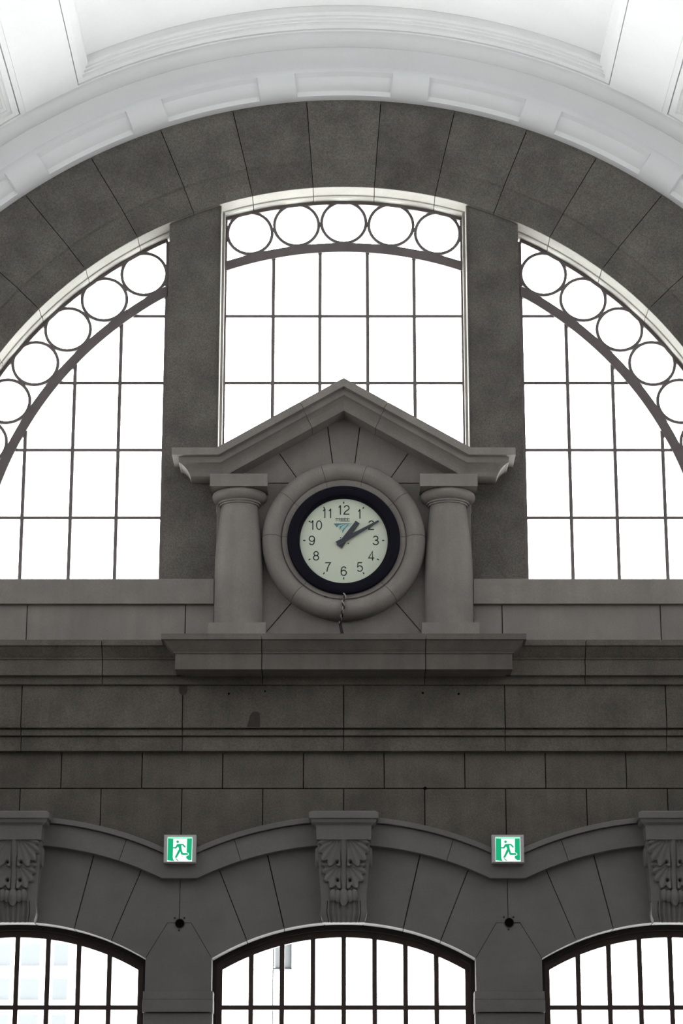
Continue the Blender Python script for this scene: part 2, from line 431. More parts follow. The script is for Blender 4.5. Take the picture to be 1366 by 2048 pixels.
# --- impost bands on the arcade piers
for n_, px in enumerate((-.5, .5)):
    x = px*BAY
    t = struct('trim_%d' % (6 + n_), 'plain two-step impost band on the pier under the %s exit sign' % ('left-hand', 'right-hand')[n_], 'impost')
    block('impost_block', rect(x-.368, x+.368, 3.862, 3.951), -0.006, 0.46, 'lower', t, 0.001)
    block('impost_band', rect(x-.370, x+.370, 3.733, 3.862), -0.022, 0.46, 'lower', t, 0.001)

# --- lunette sills
for n_, sx in enumerate((-1, 1)):
    t = struct('trim_%d' % (3 + n_), 'plain stone sill band below the %s lunette window' % ('left-hand', 'right-hand')[n_], 'sill')
    xa, xb = sorted((sx*1.425, sx*4.35)); block('sill_block', rect(xa, xb, 8.13, 8.415), -0.06, 0.5, 'fine', t, 0.001)
    xa, xb = sorted((sx*4.35, sx*HX)); block('sill_block', rect(xa, xb, 8.13, 8.415), -0.06, 0.5, 'fine', t, 0.001)

# --- frieze and architrave
t2 = struct('trim_2', 'dark stained stone frieze with two stepped fasciae below the cornice', 'frieze')
for i in range(-4, 4):
    xa, xb = HB*i, HB*(i+1)
    xa, xb = max(xa, -HX), min(xb, HX)
    fr_b = block('frieze_block', rect(xa, xb, 6.722, 7.20), -0.16, 0.1, 'ashlar', t2)
    block('upper_fascia_block', rect(xa, xb, 6.648, 6.722), -0.118, 0.1, 'ashlar', t2, 0.003)
    block('lower_fascia_block', rect(xa, xb, 6.485, 6.648), -0.08, 0.1, 'ashlar', t2, 0.003)
# old fixing holes and damp marks in the frieze
for x, z, r in ((-1.24, 7.10, .012), (-.85, 7.128, .010), (.853, 7.108, .013), (1.24, 7.098, .013)):
    cyl_y(MB(), x, z, r, -0.163, -0.15, 10).build('fixing_hole', 'black', t2)
cyl_y(MB(), 0.873, 6.098, .018, -0.006, 0.02, 10).build('fixing_hole', 'black', wall)
def blob(pts, y, name, parent):
    MB().prism(pts, y - 0.0012, y + 0.01).build(name, 'stain', parent)
blob([(-1.04,6.735),(-1.025,6.80),(-1.01,6.86),(-.985,6.895),(-.955,6.905),(-.925,6.90),(-.905,6.885),(-.90,6.82),(-.902,6.735)], -0.16, 'damp_stain', t2)
blob([(-1.735+.045*math.sin(R(a)), 7.135+.05*math.cos(R(a))) for a in range(90, 271, 15)] + [(-1.78,7.185),(-1.69,7.185)], -0.16, 'damp_stain', t2)

# --- cornice, breaking forward under the clock
t1 = struct('trim_1', 'moulded stone cornice that breaks forward under the clock columns', 'cornice')
CZ = 7.64
CPROF = [(0.145, 0.0), (0.145, 0.062), (0.118, 0.068), (0.085, 0.105), (0.045, 0.150), (0.022, 0.172), (0.020, 0.182), (0.010, 0.184), (0.0, 0.196), (0.0, 0.357)]
YREG, YRES, XRES = -0.255, -0.53, 1.800
def corn_ring(x, y0, yb=0.02):
    return [(x, yb, CZ)] + [(x, y0 - p, CZ - h) for p, h in CPROF] + [(x, yb, CZ - .357)]
def cornice_seg(xa, xb, y0, name='cornice_block'):
    MB().loft([corn_ring(xa + GAP, y0), corn_ring(xb - GAP, y0)]).build(name, 'ashlar' if y0 == YREG else 'fine2', t1, False)
M['fine2'] = stone('cornice_stone', (0.128, 0.118, 0.106), fine=0.12, mottle=0.16, vary=0.05, bump=0.08, streak=0.08)
for xa, xb in ((-HX, -4.34), (-4.34, -2.605), (-2.605, -1.75)): cornice_seg(xa, xb, YREG); cornice_seg(-xb, -xa, YREG)
# ressaut: three blocks, outer ones mitred round the corner
cornice_seg(-0.875, 0.875, YRES)
for s in (-1, 1):
    rings = []
    rings.append([(s*0.875 + s*GAP, 0.02, CZ)] + [(s*0.875 + s*GAP, YRES - p, CZ - h) for p, h in CPROF] + [(s*0.875 + s*GAP, 0.02, CZ-.357)])
    rings.append([(s*1.7, 0.02, CZ)] + [(s*(XRES + p), YRES - p, CZ - h) for p, h in CPROF] + [(s*1.7, 0.02, CZ-.357)])
    rings.append([(s*1.7, 0.021, CZ)] + [(s*(XRES + p), 0.02, CZ - h) for p, h in CPROF] + [(s*1.7, 0.021, CZ-.357)])
    MB().loft(rings, True, True).build('ressaut_block', 'fine2', t1)
for xa, xb in ((-HX, -4.34), (-4.34, -2.605), (-2.605, -.875), (-.875, .875), (.875, 2.605), (2.605, 4.34), (4.34, HX)):
    block('bed_mould_block', rect(xa, xb, 7.19, 7.30), -0.20, 0.1, 'ashlar', t1, 0.003)

# --- hood mould over the arcade
t5 = struct('trim_5', 'wavy stone hood mould running over the arcade windows from corbel to corbel', 'moulding')
R0, R1, R2 = 3.530, 3.772, 3.830
def a_of(x, r): return math.degrees(math.asin(x/r))
for bay in (-1, 0, 1):
    cx = bay*BAY
    for s in (-1, 1):
        block('hood_band', ring_poly(cx, ZA, R0, R1, s*3.6, s*18.0, 6), -0.10, 0.02, 'lower', t5, 0.002)
        block('hood_fillet', ring_poly(cx, ZA, R1, R2, s*3.6, s*a_of(HB, R2), 12), -0.145, 0.02, 'lower', t5, 0.001)
for j in (-1.5, -.5, .5, 1.5):
    xj = j*BAY; cl = xj - HB; cr = xj + HB
    xf = 1.548
    low = arc(cl, ZA, R0, 18.0, a_of(xf, R0), 5) + arc(cr, ZA, R0, -a_of(xf, R0), -18.0, 5)
    zj = ZA + math.sqrt(R1*R1 - HB*HB)
    top = arc(cr, ZA, R1, -18.0, -a_of(HB, R1), 5)[:-1] + [(xj, zj)] + arc(cl, ZA, R1, a_of(HB, R1), 18.0, 5)[1:]
    block('hood_junction', low + top, -0.10, 0.02, 'lower', t5, 0.002)

# ================================================================== lunette windows
def lunette(name, label, x0, x1, ring_angles, cols, rows, zb):
    """x0<x1 glazed edges of the opening at the glazing plane"""
    t = struct(name, label, 'window')
    RF0, RF1 = 4.728, 4.690
    IB0, IB1 = 4.192, 4.080
    ya, yb = YW, YW + 0.05
    lim = lambda r, x: ZL + math.sqrt(max(0.0, r*r - x*x))
    ang = lambda x, r: math.degrees(math.asin(max(-1, min(1, x/r))))
    def angr(r): return max(-89.5, ang(x0, r)), min(89.5, ang(x1, r))
    # outer iron frame
    b = MB(); a0, a1 = angr(RF1); b.prism(ring_poly(0, ZL, RF1, RF0 + .02, a0, a1, 40), ya, yb)
    for xe, s in ((x0, 1), (x1, -1)):
        if abs(xe) < 4.5:
            b.prism([(xe - s*.03, zb), (xe + s*.022, zb), (xe + s*.022, lim(RF1, xe)), (xe - s*.03, lim(RF1, xe))], ya, yb)
    b.build('frame', 'iron', t)
    # broad iron band below the rings
    a0, a1 = angr(IB1); a0b, a1b = angr(IB0)
    poly = arc(0, ZL, IB1, a0, a1, 40) + arc(0, ZL, IB0, a1b, a0b, 40)
    MB().prism(poly, ya - 0.015, yb).build('arched_band', 'iron', t)
    # rings
    for a in ring_angles:
        cx, cz = 4.458*math.sin(R(a)), ZL + 4.458*math.cos(R(a))
        rp = [(.278, ya - .005), (.278, yb), (.243, yb), (.243, ya - .005)]
        revolve(rp, cx, cz, 0, 360, 40).build('ring', 'iron', t, True)
        b = MB(); b.prism(arc(cx, cz, .256, 0, 352.5, 47), ya + .02, ya + .025); b.build('round_pane', 'glass', t)
    # spandrel glass between the rings
    a0, a1 = angr(IB0)
    MB().prism(ring_poly(0, ZL, IB0 - .01, RF1 + .01, a0, a1, 40), ya + .03, ya + .034).build('spandrel_pane', 'glass', t)
    # bars
    for x in cols:
        zt = lim(IB1, x) + .02
        MB().box(x - .0195, x + .0195, ya, ya + .035, zb, zt).build('mullion', 'iron', t)
    for z in rows:
        xa, xb = x0, x1
        xr = math.sqrt(max(0, IB1**2 - (z - ZL)**2)) + .01
        xa, xb = max(xa, -xr), min(xb, xr)
        if xb - xa > .03: MB().box(xa, xb, ya + .004, ya + .03, z - .0165, z + .0165).build('transom', 'iron', t)
    # panes, each clipped to the iron band
    circ = arc(0, ZL, IB1 + .01, -100, 100, 120)
    xs = sorted([x0, x1] + list(cols)); zs = sorted([zb] + list(rows) + [13.0])
    for i in range(len(xs)-1):
        for j in range(len(zs)-1):
            p = clip_poly(rect(xs[i], xs[i+1], zs[j], zs[j+1]), circ)
            if p:
                A = abs(sum(p[k][0]*p[(k+1)%len(p)][1] - p[(k+1)%len(p)][0]*p[k][1] for k in range(len(p))))/2
                if A > 0.004: MB().prism(p, ya + .014, ya + .019).build('pane', 'glass', t)
    return t
ROWS = (11.702, 10.880, 10.068, 9.262)
lunette('window_1', 'central lunette window behind the pediment, five iron rings along its top', -1.384, 1.384, [7.13*i for i in range(-2, 3)], (-.817, -.276, .276, .817), ROWS[:3], 9.30)
sc_ = [31.42 + 7.12*i for i in range(9)]
lunette('window_2', 'left-hand quarter-round lunette window with iron rings along its curved edge', -4.70, -2.052, [-a for a in sc_], (-4.17, -3.632, -3.088, -2.570), ROWS, 8.40)
lunette('window_3', 'right-hand quarter-round lunette window with iron rings along its curved edge', 2.052, 4.70, sc_, (2.570, 3.088, 3.632, 4.17), ROWS, 8.40)
MB().box(-1.42, 1.42, 0.3, 0.52, 7.3, 9.32).build('clock_wall_core', 'core', wall)

# ================================================================== arcade windows
def arcade_window(name, label, cx):
    t = struct(name, label, 'window')
    zb = 2.78
    aj = lambda r, x: math.degrees(math.asin(x/r))
    def frame(rO, xO, rI, xI, ya, yb, nm, mt='wood'):
        out = arc(cx, ZA, rO, -aj(rO, xO), aj(rO, xO), 28) + [(cx + xO, zb), (cx + xI, zb)] + arc(cx, ZA, rI, aj(rI, xI), -aj(rI, xI), 28) + [(cx - xI, zb), (cx - xO, zb)]
        n = len(out); vs = [(x, ya, z) for x, z in out] + [(x, yb, z) for x, z in out]
        b = MB(); m = 29
        fs = []
        # strip faces between outer and inner outline
        o_i = list(range(0, m)); i_i = list(range(m + 2, m + 2 + m))[::-1]
        for base, flip in ((0, False), (n, True)):
            for k in range(m - 1): fs.append(tuple(base + q for q in (o_i[k], o_i[k+1], i_i[k+1], i_i[k])))
            fs.append(tuple(base + q for q in (o_i[-1], m, m+1, i_i[-1]))); fs.append(tuple(base + q for q in (o_i[0], i_i[0], n-2, n-1)))
        for k in range(n): fs.append((k, (k+1) % n, (k+1) % n + n, k + n))
        b.add(vs, fs); b.build(nm, mt, t)
    frame(RA + .01, JX + .01, RA - .050, JX - .045, 0.25, 0.37, 'outer_frame', 'wood_dark')
    frame(RA - .050, JX - .045, RA - .122, JX - .100, 0.295, 0.36, 'sash_frame')
    RG, XG = RA - .115, JX - .095
    xs = [cx + .328*k for k in range(-3, 4)]
    for x in xs:
        zt = ZA + math.sqrt(RG**2 - (x-cx)**2) + .01
        MB().box(x - .0255, x + .0255, .285, .345, zb, zt).build('mullion', 'wood', t)
    MB().box(cx - XG - .01, cx + XG + .01, .29, .34, 3.786, 3.834).build('transom', 'wood', t)
    circ = arc(cx, ZA, RG, -80, 80, 100); ed = [cx - XG] + xs + [cx + XG]
    for i in range(8):
        for za, zc in ((3.806, 4.7), (zb, 3.806)):
            p = clip_poly(rect(ed[i], ed[i+1], za, zc), circ)
            if p: MB().prism(p, .312, .317).build('pane', 'glass', t)
arcade_window('window_4', 'central dark-framed arched window below the middle corbel', 0)
arcade_window('window_5', 'dark-framed arched window cut off by the left picture edge', -BAY)
arcade_window('window_6', 'dark-framed arched window cut off by the right picture edge', BAY)

# ================================================================== clock aedicule
# tympanum wall behind the clock: blocks with joints radiating from the dial
CCZ = 8.85
tym = tag(empty('clock_gable_wall', (0, 0, 0)), 'pale stone backing wall behind the clock ring, joints radiating from the dial', 'wall panel')
YT = 0.04
SL = 0.582
def gable(x): return 10.50 - SL*abs(x)
def ray(a, r): return (r*math.sin(R(a)), CCZ + r*math.cos(R(a)))
def ray_gable(a):
    # intersection of the ray with the gable line
    s, c = math.sin(R(a)), math.cos(R(a)); r = (10.50 - CCZ)/(c + SL*abs(s)); return ray(a, r)
RI = 0.87
block('gable_keystone', arc(0, CCZ, RI, -7.6, 7.6, 4) + [ray_gable(7.6), (0, 10.5), ray_gable(-7.6)], YT, .3, 'fine', tym)
for s in (-1, 1):
    block('gable_block', arc(0, CCZ, RI, s*7.6, s*34.6, 6) + [ray_gable(s*34.6), ray_gable(s*7.6)], YT, .3, 'fine', tym)
    zh = 9.548
    xh = math.sqrt(RI**2 - (zh-CCZ)**2); ah = math.degrees(math.atan2(xh, zh-CCZ))
    block('gable_block', arc(0, CCZ, RI, s*34.6, s*ah, 3) + [(s*1.42, zh), (s*1.42, gable(1.42)), ray_gable(s*34.6)], YT, .3, 'fine', tym)
    pr = (s*1.42, CCZ - 1.42/math.tan(R(40)))
    block('gable_block', arc(0, CCZ, RI, s*ah, s*140, 10) + [(s*(CCZ-7.5)*math.tan(R(40)), 7.5), (s*1.42, 7.5), (s*1.42, zh)], YT, .3, 'fine', tym)
block('gable_block', arc(0, CCZ, RI, 140, 220, 8) + [(-(CCZ-7.5)*math.tan(R(40)), 7.5), ((CCZ-7.5)*math.tan(R(40)), 7.5)], YT, .3, 'fine', tym)
MB().prism([(-1.4, 7.5), (1.4, 7.5), (1.4, gable(1.4)-.1), (0, gable(0)-.1), (-1.4, gable(1.4)-.1)], YT+.04, .29).build('gable_core', 'core', tym)

# pediment: moulded raking cornice with returned ears
ped = tag(empty('stone_pediment', (0, 0, 9.54)), 'pointed stone pediment with moulded raking cornice above the clock', 'pediment')
PP = [(0, 0), (0, .083), (.070, .087), (.073, .144), (.078, .150), (.084, .152), (.104, .158), (.128, .174), (.155, .198), (.176, .228), (.190, .258), (.197, .272)]
PB = 0.036
PY, PZT, PXE, PXK = -0.425, 9.815, 1.893, 1.400
APZ = PZT + SL*PXK
th = math.atan(SL)
def st_end(s, y):  return [(s*1.45, PB, PZT)] + [(s*(PXE - p), y if y is not None else PY + p, PZT - h) for p, h in PP] + [(s*1.45, PB, PZT - .272)]
def st_knee(s):
    k = math.tan(th/2)
    return [(s*PXK, PB, PZT)] + [(s*(PXK - h*k), PY + p, PZT - h) for p, h in PP] + [(s*(PXK - .272*k), PB, PZT - .272)]
def st_cut(s, d):
    # square cut through the rake, d = top x
    z0 = APZ - SL*d
    f = lambda h: (s*(d - h*math.sin(th)), z0 - h*math.cos(th))
    return [(s*d, PB, z0)] + [(f(h)[0], PY + p, f(h)[1]) for p, h in PP] + [(f(.272)[0], PB, f(.272)[1])]
def st_apex(): 
    c = 1/math.cos(th)
    return [(0, PB, APZ)] + [(0, PY + p, APZ - h*c) for p, h in PP] + [(0, PB, APZ - .272*c)]
off = Vector((0, 0, -9.54))
def pb(rings, name):
    rings = [[Vector(q) + off for q in r] for r in rings]
    MB().loft(rings).build(name, 'fine', ped)
pb([st_cut(-1, .487), st_apex(), st_cut(1, .487)], 'apex_block')
for s in (-1, 1):
    pb([st_cut(s, .4915), st_knee(s), st_end(s, None), st_end(s, .02)], 'raking_block')

# columns
def make_column():
    t = empty('stone_column', (-1.158, 0.0, CZ))
    z0 = CZ
    MB().box(-.312, .312, -.31, .06, 0, 7.857 - z0).build('plinth', 'fine', t)
    prof = [(.285, 7.857), (.285, 7.87), (.268, 7.90)]
    pts = [(7.93, .265), (8.2, .268), (8.474, .267), (8.62, .264), (8.761, .257), (8.88, .246), (8.991, .233), (9.08, .2235), (9.165, .2135), (9.22, .207), (9.262, .203)]
    prof = [(r, z) for z, r in pts]; prof = [(.265, 7.857)] + prof
    lathe([(r, z - z0) for r, z in prof]).build('shaft', 'fine', t, True)
    for zc, r in ((9.262, .224), (9.282, .242)):
        lathe([(r - .03, zc - z0 - .012), (r - .004, zc - z0 - .011), (r, zc - z0 - .004), (r, zc - z0 + .004), (r - .004, zc - z0 + .011), (r-.03, zc - z0 + .012)]).build('annulet', 'fine', t, True)
    e = [(.235, 9.290), (.262, 9.298), (.288, 9.318), (.303, 9.345), (.306, 9.368), (.298, 9.390), (.280, 9.403), (.25, 9.408)]
    lathe([(r, z - z0) for r, z in e]).build('echinus', 'fine', t, True)
    b = MB(); b.box(-.317, .317, -.312, .06, 9.405 - z0, 9.548 - z0); b.build('abacus', 'fine', t)
    return t
c1 = make_column()
c2 = copy_tree(c1); c2.location.x = 1.158
tag(c1, 'squat swelling stone column to the left of the clock', 'column', 'columns flanking the clock')
tag(c2, 'squat swelling stone column to the right of the clock', 'column', 'columns flanking the clock')

# round moulded surround
sur = tag(empty('clock_surround', (0, 0, CCZ)), 'round moulded stone ring framing the clock', 'stone ring')
rp = [(.895, .05), (.903, -.04), (.900, -.085), (.886, -.128), (.862, -.160), (.830, -.182), (.795, -.190), (.760, -.183), (.728, -.165), (.706, -.142), (.696, -.124), (.690, -.104), (.684, -.104), (.680, -.126), (.62, -.114), (.56, -.10), (.56, .05)]
cuts = [-16.8, 16.8, 52.7, 87.6, 140, 220, 272.4, 307.3, 343.2]
for i in range(len(cuts)-1):
    g = .15
    revolve(rp, 0, 0, cuts[i] + g, cuts[i+1] - g, max(5, int((cuts[i+1]-cuts[i])/4))).build('ring_block', 'fine', sur, True, None, 40)
revolve([(.885, .04), (.885, -.11), (.795, -.17), (.70, -.09), (.57, -.08), (.57, .04)], 0, 0, 0, 360, 64).build('ring_core', 'core', sur)
for x, z, w_, h_ in ((-.20, -.645, .035, .05),):
    MB().prism([(x - w_, z + .03), (x + w_, z + .025), (x + .01, z - h_)], -.119, -.10).build('chipped_patch', 'stain', sur)

# ------------------------------------------------------------------ the clock
ck = tag(empty('wall_clock', (0, 0, 8.838)), 'round station clock with navy bezel and pale green dial reading ten past one', 'clock')
revolve([(.622, -.06), (.622, -.145), (.612, -.163), (.585, -.172), (.535, -.170), (.512, -.160), (.508, -.148), (.500, -.146), (.494, -.140), (.484, -.100), (.484, -.06)], 0, 0, 0, 360, 96).build('bezel', 'navy', ck, True)
dial = cyl_y(MB(), 0, 0.005, .49, -.095, -.06, 96).build('dial', 'dial', ck)
FY = -.0965
def ell(cx, cy, rx, ry, a0, a1, n=16):
    return [(cx + rx*math.sin(R(a0 + (a1-a0)*i/n)), cy + ry*math.cos(R(a0 + (a1-a0)*i/n))) for i in range(n+1)]
DIG = {  # centre-line strokes in a box one unit high, (0, 0) at its centre
    '0': [ell(0, 0, .26, .455, 0, 360, 28)],
    '1': [[(-.17, .28), (-.10, .30), (-.03, .36), (.02, .5)], [(.03, .5), (.03, -.5)]],
    '2': [ell(0, .21, .25, .245, -80, 110, 16) + [(.16, .02), (-.10, -.17), (-.22, -.32), (-.27, -.455), (.28, -.455)]],
    '3': [ell(0, .235, .23, .22, -75, 180, 14) + [(-.06, .015)], ell(0, -.215, .265, .24, 0, 255, 16)],
    '4': [[(.30, -.24), (-.29, -.24), (.11, .47), (.11, -.5)]],
    '5': [[(.24, .455), (-.17, .455), (-.235, -.005)] + ell(0, -.16, .27, .295, -50, 235, 18)],
    '6': [ell(0, -.175, .265, .28, 0, 360, 22), [(-.265, -.175), (-.26, .08), (-.20, .33), (-.08, .44), (.05, .455), (.17, .40), (.23, .29)]],
    '7': [[(-.28, .455), (.28, .455), (.10, .18), (-.02, -.12), (-.09, -.5)]],
    '8': [ell(0, .235, .215, .22, 0, 360, 20), ell(0, -.215, .265, .24, 0, 360, 22)],
    '9': [ell(0, .175, .265, .28, 0, 360, 22), [(.265, .175), (.26, -.08), (.20, -.33), (.08, -.44), (-.05, -.455), (-.17, -.40), (-.23, -.29)]],
}
def digit(ch, cx, cz, h, wd, y, parent):
    b = MB()
    for st in DIG[ch]:
        closed = math.hypot(st[0][0]-st[-1][0], st[0][1]-st[-1][1]) < 1e-6
        p = [Vector(q)*h for q in (st[:-1] if closed else st)]; n = len(p); rings = []
        for i in range(n):
            e1 = p[i] - p[i-1] if (i or closed) else p[1] - p[0]
            e2 = p[(i+1) % n] - p[i] if (i < n-1 or closed) else p[-1] - p[-2]
            e1.normalize(); e2.normalize(); m = e1 + e2
            if m.length < .2: m = e2
            m.normalize(); nr = Vector((-m.y, m.x)); k = wd/2/max(.55, m.dot(e2))
            a, c = p[i] + nr*k, p[i] - nr*k
            rings.append([(cx + a.x, y, cz + a.y), (cx + c.x, y, cz + c.y), (cx + c.x, y + .0015, cz + c.y), (cx + a.x, y + .0015, cz + a.y)])
        b.loft(rings, True, True, closed)
    return b.build('numeral_digit', 'ink', parent)
for n in range(1, 13):
    a = n*30; rr = .352
    if n in (11,): rr = .36
    t_ = str(n); adv = .064
    for q, ch in enumerate(t_):
        digit(ch, rr*math.sin(R(a)) + (q - (len(t_)-1)/2)*adv - (.008 if t_ in ('1', '10', '12') and q == 0 and len(t_) > 1 else 0), .005 + rr*math.cos(R(a)), .108, .0115, FY - .0005, dial)
    # minute ticks
    s, c = math.sin(R(a)), math.cos(R(a)); b = MB(); q = []
    for rad, wd in ((.423, .006), (.423, -.006), (.447, -.006), (.447, .006)): q.append((rad*s + wd*c, .005 + rad*c - wd*s))
    b.prism(q, FY - .0008, FY + .001); b.build('hour_mark', 'ink', dial)
def hand(a, tail, length, w0, w1, y, name):
    s, c = math.sin(R(a)), math.cos(R(a)); q = []
    for rad, wd in ((-tail, w0*1.25), (-tail, -w0*1.25), (0, -w0), (length*.5, -(w0+w1)/2), (length, -w1), (length, w1), (length*.5, (w0+w1)/2), (0, w0)):
        q.append((rad*s + wd*c, rad*c - wd*s))
    return MB().prism(q, y - .004, y).build(name, 'hand', ck)
hand(36, .085, .262, .030, .026, -.108, 'hour_hand')
hand(60, .085, .445, .026, .011, -.116, 'minute_hand')
cyl_y(MB(), 0, 0, .016, -.121, -.1, 16).build('hand_pivot', 'hand', ck)
for x, z in ((-.035, .035), (.05, -.03)): cyl_y(MB(), x, z, .007, -.098, -.09, 10).build('winding_hole', 'ink', dial)
# emblem: a fan of teal blades below a line of small lettering (coordinates in thousandths of a metre)
U = 0.000345
def em(px, pz): return ((px - 555)*U - .006, (1042 - pz)*U + .005)
def blade(pts, mat, y): MB().prism([em(*p) for p in pts], y - .0006, y + .001).build('emblem_blade', mat, dial)
blade([(270, 490), (840, 480), (790, 540), (640, 640), (560, 760), (530, 800), (520, 720), (440, 680), (440, 600), (350, 590), (330, 550)], 'aqua', FY)
blade([(255, 478), (835, 468), (700, 482), (520, 505), (400, 540), (360, 595), (340, 608), (330, 560), (295, 535)], 'teal', FY - .0007)
blade([(760, 478), (640, 500), (560, 545), (500, 585), (470, 640), (440, 688), (435, 620), (450, 575), (560, 525), (640, 490)], 'teal', FY - .0007)
blade([(800, 480), (735, 500), (670, 580), (600, 660), (560, 730), (535, 805), (525, 720), (560, 660), (640, 580), (690, 510)], 'teal', FY - .0007)
b = MB()
random.seed(3)
def stroke(x0, x1, z0, z1):
    p = [em(x0, z0), em(x1, z0), em(x1, z1), em(x0, z1)]; b.prism(p, FY - .0006, FY + .001)
x = 310
for wl in (52, 56, 44, 48, 44, 46, 42, 48, 40):
    stroke(x, x + wl*.8, 295, 318); stroke(x + wl*.3, x + wl*.52, 315, 400); 
    if wl in (44, 48, 46): stroke(x, x + wl*.75, 345, 360)
    x += wl + 4
stroke(440, 765, 392, 404)
tag(b.build('emblem_lettering', 'ink', dial), 'tiny dark line of lettering above the teal emblem')

# broken cable hanging from the clock
cb = tag(empty('hanging_cable', (0, 0, CZ)), 'frayed dark cable hanging from the clock over its stone ring', 'cable')
path = [(0.005, -.135, 8.23), (.012, -.15, 8.17), (-.012, -.175, 8.12), (.0, -.205, 8.06), (-.012, -.20, 8.01), (-.022, -.165, 7.965), (-.034, -.115, 7.935), (-.040, -.085, 7.90)]
def smooth_path(p, n=6):
    out = []
    for i in range(len(p)-1):
        p0, p1, p2, p3 = (Vector(p[max(i-1,0)]), Vector(p[i]), Vector(p[i+1]), Vector(p[min(i+2,len(p)-1)]))
        for k in range(n):
            t = k/n; out.append(.5*((2*p1) + (p2-p0)*t + (2*p0-5*p1+4*p2-p3)*t*t + (3*p1-p0-3*p2+p3)*t**3))
    return out + [Vector(p[-1])]
sp = [p + Vector((0, -.016, 0)) for p in smooth_path(path)]
for ph, mt in ((0, 'cable'), (math.pi, 'tape')):
    pts = [p + Vector((.0085*math.cos(ph + i*.62), .0085*math.sin(ph + i*.62), -CZ)) for i, p in enumerate(sp)]
    tube(MB(), pts, .0075).build('strand', mt, cb, True)
tube(MB(), [(-.040, -.085, 7.905-CZ), (-.028, -.08, 7.84-CZ), (-.014, -.085, 7.775-CZ)], .017, 10).build('connector', 'cable', cb, True)
tube(MB(), [(-.022, -.085, 7.79-CZ), (-.012, -.10, 7.72-CZ), (-.008, -.16, 7.655-CZ)], .024, 10).build('plug', 'cable', cb, True)

